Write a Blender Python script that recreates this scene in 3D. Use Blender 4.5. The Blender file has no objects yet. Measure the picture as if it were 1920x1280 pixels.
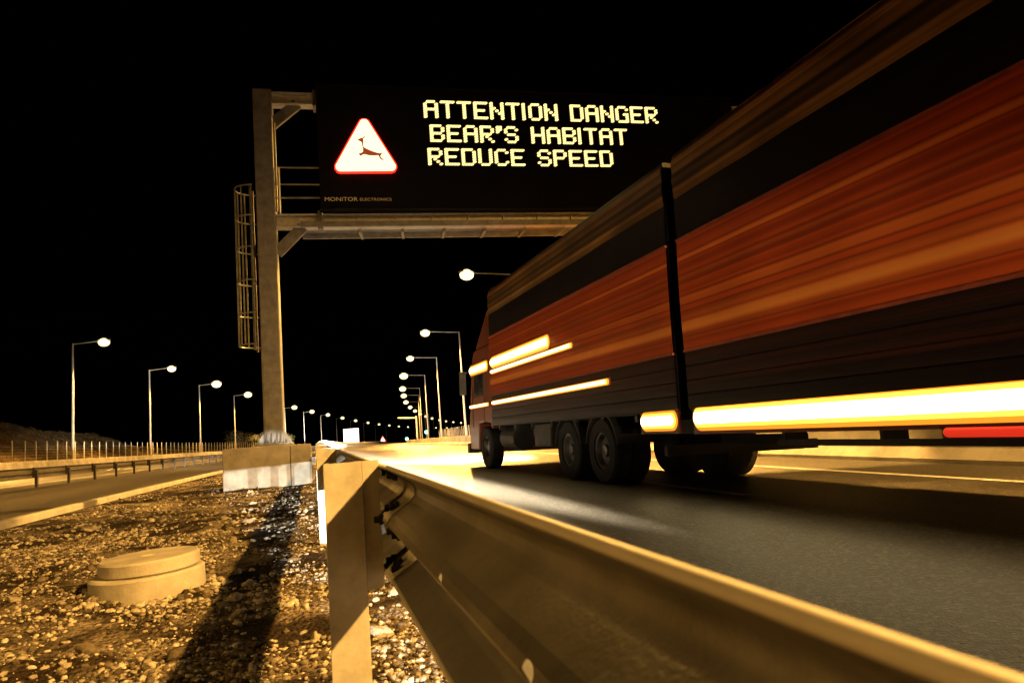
import bpy, math, random
from mathutils import Vector, Matrix, noise
import numpy as np
random.seed(7); rng = np.random.default_rng(7)
R = math.radians
scene = bpy.context.scene
col = scene.collection

# ------------------------------------------------------------------ camera
CAMZ = 0.85
def cam_axes(f=1335.0, roll=4.5, vp=(585.0, 839.0)):
    d = Vector((vp[0]-960, -(vp[1]-640), f)).normalized()
    r = R(roll); sx, sy = -math.sin(r), math.cos(r)
    u = Vector((sx, sy, -(sx*d.x+sy*d.y)/d.z)).normalized()
    x = u.cross(d)
    if x.x < 0: x = -x
    # world axes (X right, Y along road, Z up) expressed in lens axes -> invert
    return Matrix(((x.x, d.x, u.x), (x.y, d.y, u.y), (x.z, d.z, u.z)))
A = cam_axes()                        # lens = A @ world (lens z forward)
AT = A.transposed()
cx, cy, cz = AT @ Vector((1, 0, 0)), AT @ Vector((0, 1, 0)), AT @ Vector((0, 0, -1))
cam = bpy.data.cameras.new('camera'); camo = bpy.data.objects.new('camera', cam); col.objects.link(camo)
camo.matrix_world = Matrix(((cx.x, cy.x, cz.x, 0), (cx.y, cy.y, cz.y, 0), (cx.z, cy.z, cz.z, CAMZ), (0, 0, 0, 1)))
cam.sensor_width = 36; cam.lens = 36*1335.0/1920
cam.clip_start = 0.02; cam.clip_end = 6000
cam.dof.use_dof = True; cam.dof.focus_distance = 13.0; cam.dof.aperture_fstop = 8.0
scene.camera = camo

# ------------------------------------------------------------------ night sky, exposure
world = bpy.data.worlds.new('World'); scene.world = world; world.use_nodes = True
wn = world.node_tree
sky = wn.nodes.new('ShaderNodeTexSky'); sky.sky_type = 'NISHITA'; sky.sun_disc = False
sky.sun_elevation = R(-6); sky.sun_rotation = R(200)
wn.links.new(sky.outputs[0], wn.nodes['Background'].inputs[0])
wn.nodes['Background'].inputs[1].default_value = 0.002
scene.view_settings.view_transform = 'Standard'; scene.view_settings.look = 'None'
scene.view_settings.exposure = 0.0; scene.view_settings.gamma = 1.0
scene.render.engine = 'CYCLES'
scene.cycles.use_denoising = True
scene.cycles.max_bounces = 5; scene.cycles.diffuse_bounces = 2; scene.cycles.glossy_bounces = 3
scene.cycles.use_light_tree = True
scene.cycles.sample_clamp_indirect = 4.0

SODIUM = (1.0, 0.50, 0.10)
P_RIGHT, P_LEFT = 40000.0, 26000.0
P_OWN, P_CAR, P_BLOCK, P_SIDE_FILL = 150000.0, 9500000.0, 27000.0, 8500.0

# ------------------------------------------------------------------ road coordinates
RC = 1275.0
def smooth(t): t = min(1, max(0, t)); return t*t*(3-2*t)
def grade(s):
    if s < -30: return -0.3
    if s < 30: return 0.01*s
    if s < 70: t = s-30; return 0.3+0.01*(t-t*t/80)
    return 0.5
def zr(u, s):
    uu = min(30, max(-24, u))
    return 0.035*(0.3-uu) + smooth((u+3.5)/3.8)*grade(s)
def frame(s):
    if s <= 4: return (0.0, s, 0.0)
    th = (s-4)/RC
    return (RC*(1-math.cos(th)), 4+RC*math.sin(th), th)
def pt(u, s, z=0.0):
    x, y, th = frame(s)
    return Vector((x+u*math.cos(th), y-u*math.sin(th), zr(u, s)+z))
def ground_at(x, y):
    return zr(x-(max(0, y-4)**2)/(2*RC), y)

# ------------------------------------------------------------------ mesh helpers
class MB:
    def __init__(s): s.v = []; s.f = []
    def add(s, vs, fs):
        o = len(s.v); s.v += [tuple(v) for v in vs]; s.f += [tuple(i+o for i in f) for f in fs]; return s
    def box(s, a, b):
        x0, y0, z0 = a; x1, y1, z1 = b
        return s.add([(x0,y0,z0),(x1,y0,z0),(x1,y1,z0),(x0,y1,z0),(x0,y0,z1),(x1,y0,z1),(x1,y1,z1),(x0,y1,z1)],
                     [(0,3,2,1),(4,5,6,7),(0,1,5,4),(1,2,6,5),(2,3,7,6),(3,0,4,7)])
    def cyl(s, p, q, r0, r1=None, n=12, caps=True):
        p, q = Vector(p), Vector(q); r1 = r0 if r1 is None else r1
        d = (q-p).normalized(); a = d.orthogonal().normalized(); b = d.cross(a)
        vs = []
        for c, r in ((p, r0), (q, r1)):
            for k in range(n):
                t = 2*math.pi*k/n; vs.append(c+a*(r*math.cos(t))+b*(r*math.sin(t)))
        fs = [(k, (k+1) % n, n+(k+1) % n, n+k) for k in range(n)]
        if caps: fs += [tuple(range(n-1, -1, -1)), tuple(range(n, 2*n))]
        return s.add(vs, fs)
    def bar(s, p, q, w, h, up=(0, 0, 1)):
        p, q = Vector(p), Vector(q); d = (q-p).normalized(); upv = Vector(up)
        a = d.cross(upv)
        a = d.orthogonal() if a.length < 1e-4 else a
        a.normalize(); b = a.cross(d)
        vs = []
        for c in (p, q):
            for i, j in ((-1,-1),(1,-1),(1,1),(-1,1)): vs.append(c+a*(w/2*i)+b*(h/2*j))
        return s.add(vs, [(0,1,2,3),(7,6,5,4),(0,4,5,1),(1,5,6,2),(2,6,7,3),(3,7,4,0)])
    def tube(s, pts, r, n=8, closed=False):
        pts = [Vector(p) for p in pts]; m = len(pts); vs = []; prev = None
        for i, p in enumerate(pts):
            if closed: d = pts[(i+1) % m]-pts[i-1]
            else: d = pts[min(i+1, m-1)]-pts[max(i-1, 0)]
            d.normalize()
            a = (d.orthogonal() if prev is None else prev-d*prev.dot(d)).normalized(); prev = a; b = d.cross(a)
            for k in range(n):
                t = 2*math.pi*k/n; vs.append(p+a*(r*math.cos(t))+b*(r*math.sin(t)))
        fs = []
        for i in range(m if closed else m-1):
            j = (i+1) % m
            fs += [(i*n+k, i*n+(k+1) % n, j*n+(k+1) % n, j*n+k) for k in range(n)]
        if not closed: fs += [tuple(range(n-1, -1, -1)), tuple((m-1)*n+k for k in range(n))]
        return s.add(vs, fs)
    def sweep(s, prof, path, closed_prof=False, caps=False):
        """prof: list of functions/points mapped by path callables: path[i](a,b)->Vector"""
        n = len(prof); vs = [fn(a, b) for fn in path for a, b in prof]; fs = []
        e = n if closed_prof else n-1
        for i in range(len(path)-1):
            for k in range(e):
                k2 = (k+1) % n; fs.append((i*n+k, i*n+k2, (i+1)*n+k2, (i+1)*n+k))
        if caps: fs += [tuple(range(n-1, -1, -1)), tuple((len(path)-1)*n+k for k in range(n))]
        return s.add(vs, fs)
    def lathe(s, c, prof, n=32):
        c = Vector(c); vs = []; m = len(prof)
        for r, z in prof:
            for k in range(n):
                t = 2*math.pi*k/n; vs.append(c+Vector((r*math.cos(t), r*math.sin(t), z)))
        fs = [(i*n+k, i*n+(k+1) % n, (i+1)*n+(k+1) % n, (i+1)*n+k) for i in range(m-1) for k in range(n)]
        return s.add(vs, fs)
    def wheel(s, c, prof, n=36):      # lathe about the x axis
        c = Vector(c); vs = []; m = len(prof)
        for r, x in prof:
            for k in range(n):
                t = 2*math.pi*k/n; vs.append(c+Vector((x, r*math.cos(t), r*math.sin(t))))
        return s.add(vs, [(i*n+k, i*n+(k+1) % n, (i+1)*n+(k+1) % n, (i+1)*n+k) for i in range(m-1) for k in range(n)])
    def ellipsoid(s, c, rx, ry, rz, n=16, m=8):
        c = Vector(c); vs = []
        for i in range(m+1):
            ph = math.pi*i/m-math.pi/2
            for k in range(n):
                t = 2*math.pi*k/n
                vs.append(c+Vector((rx*math.cos(ph)*math.cos(t), ry*math.cos(ph)*math.sin(t), rz*math.sin(ph))))
        return s.add(vs, [(i*n+k, i*n+(k+1) % n, (i+1)*n+(k+1) % n, (i+1)*n+k) for i in range(m) for k in range(n)])
    def build(s, name, m, parent=None, shade=False, bevel=0.0):
        me = bpy.data.meshes.new(name); me.from_pydata(s.v, [], s.f); me.validate(); me.update()
        if m: me.materials.append(m)
        if shade: me.polygons.foreach_set('use_smooth', [True]*len(me.polygons))
        o = bpy.data.objects.new(name, me); col.objects.link(o)
        if parent: o.parent = parent
        if bevel:
            b = o.modifiers.new('bevel', 'BEVEL'); b.width = bevel; b.segments = 2; b.limit_method = 'ANGLE'
        return o

def thing(name, label, cat, loc=(0, 0, 0), group=None, rot=None):
    o = bpy.data.objects.new(name, None); col.objects.link(o); o.location = loc
    o.empty_display_size = 0.2
    if rot is not None: o.rotation_euler = rot
    return tag(o, label, cat, group)
def tag(o, label, cat, group=None):
    o['label'] = label; o['category'] = cat
    if group: o['group'] = group
    return o
def struct(o, kind='structure'):
    o['kind'] = kind; return o
def copy_tree(o, parent=None):
    c = o.copy(); col.objects.link(c)
    if parent is not None: c.parent = parent
    for ch in o.children: copy_tree(ch, c)
    return c

# ------------------------------------------------------------------ materials
def nodes(name):
    m = bpy.data.materials.new(name); m.use_nodes = True
    nt = m.node_tree; return m, nt, nt.nodes, nt.links, nt.nodes['Principled BSDF']
def ramp(N, stops):
    r = N.new('ShaderNodeValToRGB'); el = r.color_ramp.elements
    while len(el) < len(stops): el.new(0.5)
    for e, (p, c) in zip(el, stops): e.position = p; e.color = (c[0], c[1], c[2], 1)
    return r
def surf(name, c0, c1, scale=6.0, rough=0.6, metal=0.0, detail=6, bump=0.0, bscale=None, stretch=None, rvar=0.0, lo=0.35, hi=0.65, spec=0.5):
    m, nt, N, L, b = nodes(name)
    tc = N.new('ShaderNodeTexCoord'); mp = N.new('ShaderNodeMapping')
    if stretch: mp.inputs['Scale'].default_value = stretch
    L.new(tc.outputs['Object'], mp.inputs[0])
    n = N.new('ShaderNodeTexNoise'); n.inputs['Scale'].default_value = scale; n.inputs['Detail'].default_value = detail
    n.inputs['Roughness'].default_value = 0.62
    L.new(mp.outputs[0], n.inputs['Vector'])
    r = ramp(N, [(lo, c0), (hi, c1)]); L.new(n.outputs[0], r.inputs[0]); L.new(r.outputs[0], b.inputs['Base Color'])
    b.inputs['Roughness'].default_value = rough; b.inputs['Metallic'].default_value = metal
    b.inputs['Specular IOR Level'].default_value = spec
    if rvar:
        mr = N.new('ShaderNodeMapRange'); mr.inputs[3].default_value = rough-rvar; mr.inputs[4].default_value = rough+rvar
        L.new(n.outputs[0], mr.inputs[0]); L.new(mr.outputs[0], b.inputs['Roughness'])
    if bump:
        n2 = N.new('ShaderNodeTexNoise'); n2.inputs['Scale'].default_value = bscale or scale*6; n2.inputs['Detail'].default_value = 5
        L.new(mp.outputs[0], n2.inputs['Vector'])
        bp = N.new('ShaderNodeBump'); bp.inputs['Strength'].default_value = bump; bp.inputs['Distance'].default_value = 0.02
        L.new(n2.outputs[0], bp.inputs['Height']); L.new(bp.outputs[0], b.inputs['Normal'])
    return m
def glow(name, c, strength):
    m, nt, N, L, b = nodes(name)
    b.inputs['Base Color'].default_value = (c[0]*.5, c[1]*.5, c[2]*.5, 1)
    b.inputs['Emission Color'].default_value = (*c, 1); b.inputs['Emission Strength'].default_value = strength
    b.inputs['Roughness'].default_value = 0.4
    return m

def asphalt_mat():
    m, nt, N, L, b = nodes('asphalt')
    tc = N.new('ShaderNodeTexCoord')
    n1 = N.new('ShaderNodeTexNoise'); n1.inputs['Scale'].default_value = 110; n1.inputs['Detail'].default_value = 4
    mp = N.new('ShaderNodeMapping'); mp.inputs['Scale'].default_value = (0.9, 0.05, 1)
    n2 = N.new('ShaderNodeTexNoise'); n2.inputs['Scale'].default_value = 1.3; n2.inputs['Detail'].default_value = 5
    v = N.new('ShaderNodeTexVoronoi'); v.inputs['Scale'].default_value = 85
    L.new(tc.outputs['Object'], n1.inputs['Vector']); L.new(tc.outputs['Object'], mp.inputs[0]); L.new(mp.outputs[0], n2.inputs['Vector']); L.new(tc.outputs['Object'], v.inputs['Vector'])
    r1 = ramp(N, [(0.3, (0.030, 0.029, 0.028)), (0.7, (0.105, 0.10, 0.094))]); L.new(n1.outputs[0], r1.inputs[0])
    r2 = ramp(N, [(0.3, (0.65, 0.65, 0.65)), (0.7, (1.15, 1.13, 1.1))]); L.new(n2.outputs[0], r2.inputs[0])
    mx = N.new('ShaderNodeMix'); mx.data_type = 'RGBA'; mx.blend_type = 'MULTIPLY'; mx.inputs[0].default_value = 1
    L.new(r1.outputs[0], mx.inputs[6]); L.new(r2.outputs[0], mx.inputs[7]); L.new(mx.outputs[2], b.inputs['Base Color'])
    v2 = N.new('ShaderNodeTexVoronoi'); v2.inputs['Scale'].default_value = 48; L.new(tc.outputs['Object'], v2.inputs['Vector'])
    sp = N.new('ShaderNodeSeparateColor'); L.new(v2.outputs['Color'], sp.inputs[0])
    r3 = ramp(N, [(0.0, (0.45, 0.44, 0.43)), (0.55, (0.95, 0.92, 0.88)), (0.8, (1.5, 1.4, 1.25)), (1.0, (2.6, 2.35, 2.0))]); L.new(sp.outputs[0], r3.inputs[0])
    mx2 = N.new('ShaderNodeMix'); mx2.data_type = 'RGBA'; mx2.blend_type = 'MULTIPLY'; mx2.inputs[0].default_value = 1
    L.new(mx.outputs[2], mx2.inputs[6]); L.new(r3.outputs[0], mx2.inputs[7]); L.new(mx2.outputs[2], b.inputs['Base Color'])
    mr = N.new('ShaderNodeMapRange'); mr.inputs[3].default_value = 0.36; mr.inputs[4].default_value = 0.56
    L.new(n2.outputs[0], mr.inputs[0]); L.new(mr.outputs[0], b.inputs['Roughness'])
    bp = N.new('ShaderNodeBump'); bp.inputs['Strength'].default_value = 0.55; bp.inputs['Distance'].default_value = 0.006
    L.new(v.outputs['Distance'], bp.inputs['Height']); L.new(bp.outputs[0], b.inputs['Normal'])
    return m
def gravel_mat():
    m, nt, N, L, b = nodes('gravel_soil')
    tc = N.new('ShaderNodeTexCoord')
    n1 = N.new('ShaderNodeTexNoise'); n1.inputs['Scale'].default_value = 1.6; n1.inputs['Detail'].default_value = 6; n1.inputs['Roughness'].default_value = .65
    n2 = N.new('ShaderNodeTexNoise'); n2.inputs['Scale'].default_value = 38; n2.inputs['Detail'].default_value = 5
    v = N.new('ShaderNodeTexVoronoi'); v.inputs['Scale'].default_value = 42
    for q in (n1, n2, v): L.new(tc.outputs['Object'], q.inputs['Vector'])
    r1 = ramp(N, [(0.46, (0.028, 0.019, 0.012)), (0.62, (0.26, 0.22, 0.17))]); L.new(n1.outputs[0], r1.inputs[0])
    r2 = ramp(N, [(0.3, (0.45, 0.45, 0.45)), (0.7, (1.25, 1.22, 1.2))]); L.new(n2.outputs[0], r2.inputs[0])
    mx = N.new('ShaderNodeMix'); mx.data_type = 'RGBA'; mx.blend_type = 'MULTIPLY'; mx.inputs[0].default_value = 1
    L.new(r1.outputs[0], mx.inputs[6]); L.new(r2.outputs[0], mx.inputs[7]); L.new(mx.outputs[2], b.inputs['Base Color'])
    b.inputs['Roughness'].default_value = 0.95; b.inputs['Specular IOR Level'].default_value = 0.15
    bp = N.new('ShaderNodeBump'); bp.inputs['Strength'].default_value = 0.9; bp.inputs['Distance'].default_value = 0.03
    ad = N.new('ShaderNodeMath'); ad.operation = 'SUBTRACT'; L.new(n2.outputs[0], ad.inputs[0]); L.new(v.outputs['Distance'], ad.inputs[1])
    L.new(ad.outputs[0], bp.inputs['Height']); L.new(bp.outputs[0], b.inputs['Normal'])
    return m
def stone_mat():
    m, nt, N, L, b = nodes('stone')
    g = N.new('ShaderNodeNewGeometry')
    r = ramp(N, [(0.0, (0.04, 0.03, 0.02)), (0.35, (0.13, 0.11, 0.085)), (0.7, (0.33, 0.30, 0.25)), (1.0, (0.52, 0.49, 0.44))])
    L.new(g.outputs['Random Per Island'], r.inputs[0])
    tc = N.new('ShaderNodeTexCoord'); n = N.new('ShaderNodeTexNoise'); n.inputs['Scale'].default_value = 60
    L.new(tc.outputs['Object'], n.inputs['Vector'])
    r2 = ramp(N, [(0.3, (0.6, 0.58, 0.55)), (0.7, (1.15, 1.15, 1.15))]); L.new(n.outputs[0], r2.inputs[0])
    mx = N.new('ShaderNodeMix'); mx.data_type = 'RGBA'; mx.blend_type = 'MULTIPLY'; mx.inputs[0].default_value = 1
    L.new(r.outputs[0], mx.inputs[6]); L.new(r2.outputs[0], mx.inputs[7]); L.new(mx.outputs[2], b.inputs['Base Color'])
    b.inputs['Roughness'].default_value = 0.95; b.inputs['Specular IOR Level'].default_value = 0.12
    bp = N.new('ShaderNodeBump'); bp.inputs['Strength'].default_value = 0.6; bp.inputs['Distance'].default_value = 0.01
    L.new(n.outputs[0], bp.inputs['Height']); L.new(bp.outputs[0], b.inputs['Normal'])
    return m
def stripes_mat(name, stops, zs=7.0, ys=0.012, rough=0.45, patch=0.3, detail=4.5):
    """painted livery: many narrow stripes running along the body"""
    m, nt, N, L, b = nodes(name)
    tc = N.new('ShaderNodeTexCoord'); mp = N.new('ShaderNodeMapping'); mp.inputs['Scale'].default_value = (0.0, ys, zs)
    L.new(tc.outputs['Object'], mp.inputs[0])
    n = N.new('ShaderNodeTexNoise'); n.inputs['Scale'].default_value = 1.0; n.inputs['Detail'].default_value = detail; n.inputs['Roughness'].default_value = 0.68
    L.new(mp.outputs[0], n.inputs['Vector'])
    r = ramp(N, stops); L.new(n.outputs[0], r.inputs[0])
    n2 = N.new('ShaderNodeTexNoise'); n2.inputs['Scale'].default_value = 2.2; n2.inputs['Detail'].default_value = 6
    mp2 = N.new('ShaderNodeMapping'); mp2.inputs['Scale'].default_value = (1, 0.35, 1); L.new(tc.outputs['Object'], mp2.inputs[0]); L.new(mp2.outputs[0], n2.inputs['Vector'])
    r2 = ramp(N, [(0.3, (1-patch,)*3), (0.7, (1+patch*.4,)*3)]); L.new(n2.outputs[0], r2.inputs[0])
    mx = N.new('ShaderNodeMix'); mx.data_type = 'RGBA'; mx.blend_type = 'MULTIPLY'; mx.inputs[0].default_value = 1
    L.new(r.outputs[0], mx.inputs[6]); L.new(r2.outputs[0], mx.inputs[7]); L.new(mx.outputs[2], b.inputs['Base Color'])
    b.inputs['Roughness'].default_value = rough; b.inputs['Specular IOR Level'].default_value = 0.15
    bp = N.new('ShaderNodeBump'); bp.inputs['Strength'].default_value = 0.08; bp.inputs['Distance'].default_value = 0.02
    L.new(n.outputs[0], bp.inputs['Height']); L.new(bp.outputs[0], b.inputs['Normal'])
    return m

M = {}
M['asphalt'] = asphalt_mat()
M['gravel'] = gravel_mat()
M['stone'] = stone_mat()
M['galv'] = surf('galvanised_steel', (0.17, 0.166, 0.16), (0.31, 0.305, 0.295), scale=7, rough=0.45, metal=0.65, bump=0.12, bscale=120, rvar=0.12)
M['edge'] = surf('lit_rail_edge', (0.68, 0.66, 0.62), (0.8, 0.78, 0.74), scale=9, rough=0.5, metal=0.1)  # rail lip paler than its steel, light on it put into colour
M['shade_steel'] = surf('shade_darkened_steel', (0.035, 0.03, 0.025), (0.08, 0.07, 0.055), scale=5, rough=0.7)  # shade on the beam's back put into a darker steel colour
M['galv_lit'] = surf('lit_galvanised_steel', (0.40, 0.385, 0.36), (0.60, 0.585, 0.56), scale=9, rough=0.5, metal=0.25, bump=0.05, bscale=60, rvar=0.15)  # paler copy of the beam steel, lamp light put into its colour
M['gantry'] = surf('gantry_steel', (0.11, 0.105, 0.098), (0.21, 0.20, 0.19), scale=5, rough=0.55, metal=0.2, bump=0.15, bscale=60, rvar=0.1)
M['pole'] = surf('lamp_pole_steel', (0.30, 0.295, 0.28), (0.40, 0.39, 0.38), scale=3, rough=0.5, metal=0.2)
M['concrete'] = surf('concrete', (0.26, 0.245, 0.22), (0.44, 0.42, 0.385), scale=3.2, rough=0.88, bump=0.12, bscale=60, spec=.25)
M['barrier'] = surf('barrier_concrete', (0.22, 0.205, 0.18), (0.42, 0.40, 0.36), scale=1.1, rough=0.85, bump=0.35, bscale=40, spec=.25)
M['kerb'] = surf('kerb_stone', (0.28, 0.265, 0.24), (0.42, 0.40, 0.37), scale=2.5, rough=0.85, bump=0.3, bscale=50)
M['paint_line'] = surf('road_paint', (0.42, 0.41, 0.39), (0.75, 0.74, 0.71), scale=9, rough=0.55, bump=.2, bscale=90)
M['earth'] = surf('dark_earth', (0.035, 0.028, 0.018), (0.11, 0.085, 0.05), scale=0.5, rough=0.95, bump=0.5, bscale=6, spec=.1)
M['hill'] = surf('dry_grass_slope', (0.03, 0.022, 0.011), (0.15, 0.10, 0.048), scale=0.55, rough=0.95, bump=0.8, bscale=4, spec=.1, detail=9)
M['dry_grass'] = surf('dry_grass', (0.05, 0.036, 0.016), (0.15, 0.11, 0.05), scale=2, rough=0.9, spec=.1)
M['leaf'] = surf('bush_leaves', (0.03, 0.032, 0.012), (0.09, 0.08, 0.03), scale=1.5, rough=0.8)
M['bark'] = surf('bark', (0.05, 0.04, 0.03), (0.12, 0.09, 0.06), scale=8, rough=0.9)
M['black'] = surf('black_cabinet', (0.003, 0.0024, 0.0024), (0.006, 0.0045, 0.0045), scale=4, rough=0.8, spec=.08)
M['rubber'] = surf('tyre_rubber', (0.010, 0.010, 0.010), (0.024, 0.023, 0.022), scale=20, rough=0.85, bump=.2, bscale=120, spec=.2)
M['chassis'] = surf('chassis_paint', (0.014, 0.012, 0.011), (0.035, 0.03, 0.026), scale=5, rough=0.6, bump=.1, spec=.3)
M['rim'] = surf('wheel_rim', (0.05, 0.048, 0.046), (0.12, 0.115, 0.11), scale=9, rough=0.4, metal=0.6)
M['cab'] = surf('cab_paint', (0.13, 0.028, 0.012), (0.20, 0.05, 0.018), scale=3, rough=0.35, rvar=.06)
M['glass'] = surf('cab_glass', (0.006, 0.006, 0.007), (0.01, 0.01, 0.011), scale=3, rough=0.08)
M['curtain'] = stripes_mat('orange_tarpaulin', [(0.33, (0.045, 0.006, 0.003)), (0.42, (0.26, 0.034, 0.008)), (0.47, (0.42, 0.060, 0.012)), (0.51, (0.20, 0.028, 0.008)), (0.56, (0.58, 0.12, 0.02)), (0.63, (0.70, 0.23, 0.04)), (0.70, (0.36, 0.05, 0.012))], zs=4.2, detail=1.5, ys=0.004, rough=0.36, patch=.15)
M['lower_side'] = stripes_mat('dark_red_board', [(0.35, (0.006, 0.003, 0.003)), (0.5, (0.014, 0.005, 0.004)), (0.62, (0.05, 0.012, 0.006)), (0.75, (0.012, 0.005, 0.004))], zs=6)
M['black_band'] = stripes_mat('black_tarpaulin', [(0.4, (0.003, 0.002, 0.002)), (0.6, (0.006, 0.003, 0.003)), (0.75, (0.03, 0.010, 0.006))], zs=7)
M['gold_band'] = stripes_mat('brown_tarpaulin', [(0.36, (0.016, 0.009, 0.005)), (0.48, (0.07, 0.036, 0.012)), (0.58, (0.34, 0.17, 0.045)), (0.7, (0.05, 0.026, 0.010))], zs=4.5, patch=0.6, detail=2.5, ys=0.005)
M['seam'] = surf('red_piping', (0.16, 0.03, 0.015), (0.26, 0.05, 0.02), scale=6, rough=0.4)
M['lettering'] = surf('pale_lettering', (0.8, 0.75, 0.66), (0.9, 0.85, 0.78), scale=20, rough=0.6)
M['sodium'] = glow('sodium_lens', (1.0, 0.77, 0.36), 2.6)
M['led'] = glow('amber_led', (1.0, 0.80, 0.28), 1.7)
M['tri_white'] = glow('warning_led_white', (1.0, 0.90, 0.55), 1.55)
M['tri_halo'] = glow('red_halo_glow', (1.0, 0.012, 0.005), 5.0)
M['deer'] = glow('dim_glow_symbol', (0.38, 0.06, 0.015), 0.75)  # dark symbol given a faint red glow of its own
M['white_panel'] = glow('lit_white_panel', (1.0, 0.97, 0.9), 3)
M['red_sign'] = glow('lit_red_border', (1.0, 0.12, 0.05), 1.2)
M['green'] = glow('green_signal', (0.25, 1.0, 0.62), 6)
M['lamp_core'] = glow('streak_headlight_core', (1.0, 0.82, 0.42), 9)
M['streak_rim'] = glow('streak_amber_edge', (1.0, 0.30, 0.02), 1.3)
M['streak_mid'] = glow('streak_yellow_band', (1.0, 0.66, 0.06), 2.2)  # streak falloff from pale core to amber edge, put into nested colours
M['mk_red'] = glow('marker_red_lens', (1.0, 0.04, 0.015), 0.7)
M['streak_outline'] = surf('streak_red_outline', (.10, .012, .008), (.16, .02, .012), scale=9, rough=.35)
M['thin_led'] = glow('thin_amber_lens', (1.0, 0.33, 0.05), 1.0)
for k in ('sodium', 'led', 'tri_white', 'deer', 'white_panel', 'red_sign', 'green', 'thin_led', 'mk_red'):
    M[k].cycles.emission_sampling = 'NONE'

# ------------------------------------------------------------------ ground, roads
def sheet(name, m, us, ss, dz, zf=None):
    mb = MB(); nu = len(us)
    vs = []
    for s in ss:
        for u in us:
            p = pt(u, s, dz)
            if zf: p.z += zf(u, s)
            vs.append(p)
    mb.add(vs, [(i*nu+k, i*nu+k+1, (i+1)*nu+k+1, (i+1)*nu+k) for i in range(len(ss)-1) for k in range(nu-1)])
    return struct(mb.build(name, m, shade=True))
def rngf(a, b, d):
    n = max(1, int(round((b-a)/d))); return [a+(b-a)*i/n for i in range(n+1)]
S_LONG = rngf(-40, 80, 4)+rngf(90, 900, 15)
sheet('ground', M['earth'], [-1800, -600, -200, -60, -30, -24, -20, -16, -8.5, -3.9, -2, 0.2, 3, 6, 10.3, 11, 14, 20, 30, 60, 200, 700, 1800], [-1500, -300]+S_LONG+[1100, 1500, 2000], -0.06)
sheet('road', M['asphalt'], rngf(0.62, 10.32, 0.97), S_LONG, 0.0)
sheet('service_strip', M['asphalt'], [-9.1, -7.5, -6, -5, -3.98], S_LONG, 0.0)
sheet('opposite_road', M['asphalt'], rngf(-17.6, -9.1, 1.2), S_LONG, 0.004)
def line(name, u, w, segs):
    mb = MB()
    for a, b in segs:
        ss = rngf(a, b, 4); o = []
        for s in ss: o += [pt(u-w/2, s, 0.006), pt(u+w/2, s, 0.006)]
        mb.add(o, [(2*i, 2*i+1, 2*i+3, 2*i+2) for i in range(len(ss)-1)])
    return struct(mb.build(name, M['paint_line']))
line('lane_markings', 4.78, 0.15, [(7.35+13.6*k, 12.3+13.6*k) for k in range(-2, 24)])
line('road_edge_line', 8.05, 0.2, [(-30, 400)])
line('inner_edge_line', 1.05, 0.16, [(-30, 400)])
line('opposite_edge_line', -9.75, 0.2, [(-30, 400)])
mb = MB()
mb.sweep([(-3.98, -0.05), (-3.98, 0.065), (-3.955, 0.08), (-3.87, 0.08), (-3.85, 0.065), (-3.85, -0.05)],
         [(lambda a, b, s=s: pt(a, s, b)) for s in rngf(-30, 300, 3)])
struct(mb.build('kerb', M['kerb']))

# gravel median: displaced bed plus loose stones
def bed(u, s):
    p = Vector((u*1.1, s*1.1, 0))
    h = 0.05*noise.noise(p*0.9)+0.025*noise.noise(p*3.1+Vector((9, 3, 1)))+0.014*noise.noise(p*9.0)
    return h*min(1, max(0.0, (0.62-u)/0.5), max(0, (u+3.8)/0.3))-0.01
us = rngf(-3.8, 0.72, 0.045); ss = rngf(0.6, 10, 0.05)
struct(sheet('median_gravel', M['gravel'], us, ss, 0.0, bed))
far = sheet('median_soil', M['gravel'], rngf(-3.8, 0.62, 0.17), rngf(10, 40, 0.2)+rngf(41, 200, 4), 0.0, bed)
sheet('median_soil_behind', M['gravel'], rngf(-3.8, 0.62, 0.3), rngf(-20, 0.6, 0.5), 0.0, bed)

def ico(sub):
    t = (1+5**.5)/2
    v = [(-1,t,0),(1,t,0),(-1,-t,0),(1,-t,0),(0,-1,t),(0,1,t),(0,-1,-t),(0,1,-t),(t,0,-1),(t,0,1),(-t,0,-1),(-t,0,1)]
    f = [(0,11,5),(0,5,1),(0,1,7),(0,7,10),(0,10,11),(1,5,9),(5,11,4),(11,10,2),(10,7,6),(7,1,8),(3,9,4),(3,4,2),(3,2,6),(3,6,8),(3,8,9),(4,9,5),(2,4,11),(6,2,10),(8,6,7),(9,8,1)]
    v = [np.array(q)/np.linalg.norm(q) for q in v]
    for _ in range(sub):
        cache = {}; nf = []
        def mid(a, b):
            k = (min(a, b), max(a, b))
            if k not in cache:
                q = v[a]+v[b]; v.append(q/np.linalg.norm(q)); cache[k] = len(v)-1
            return cache[k]
        for a, b, c in f:
            x, y, z = mid(a, b), mid(b, c), mid(c, a); nf += [(a,x,z),(b,y,x),(c,z,y),(x,y,z)]
        f = nf
    return np.array(v), np.array(f)
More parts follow.
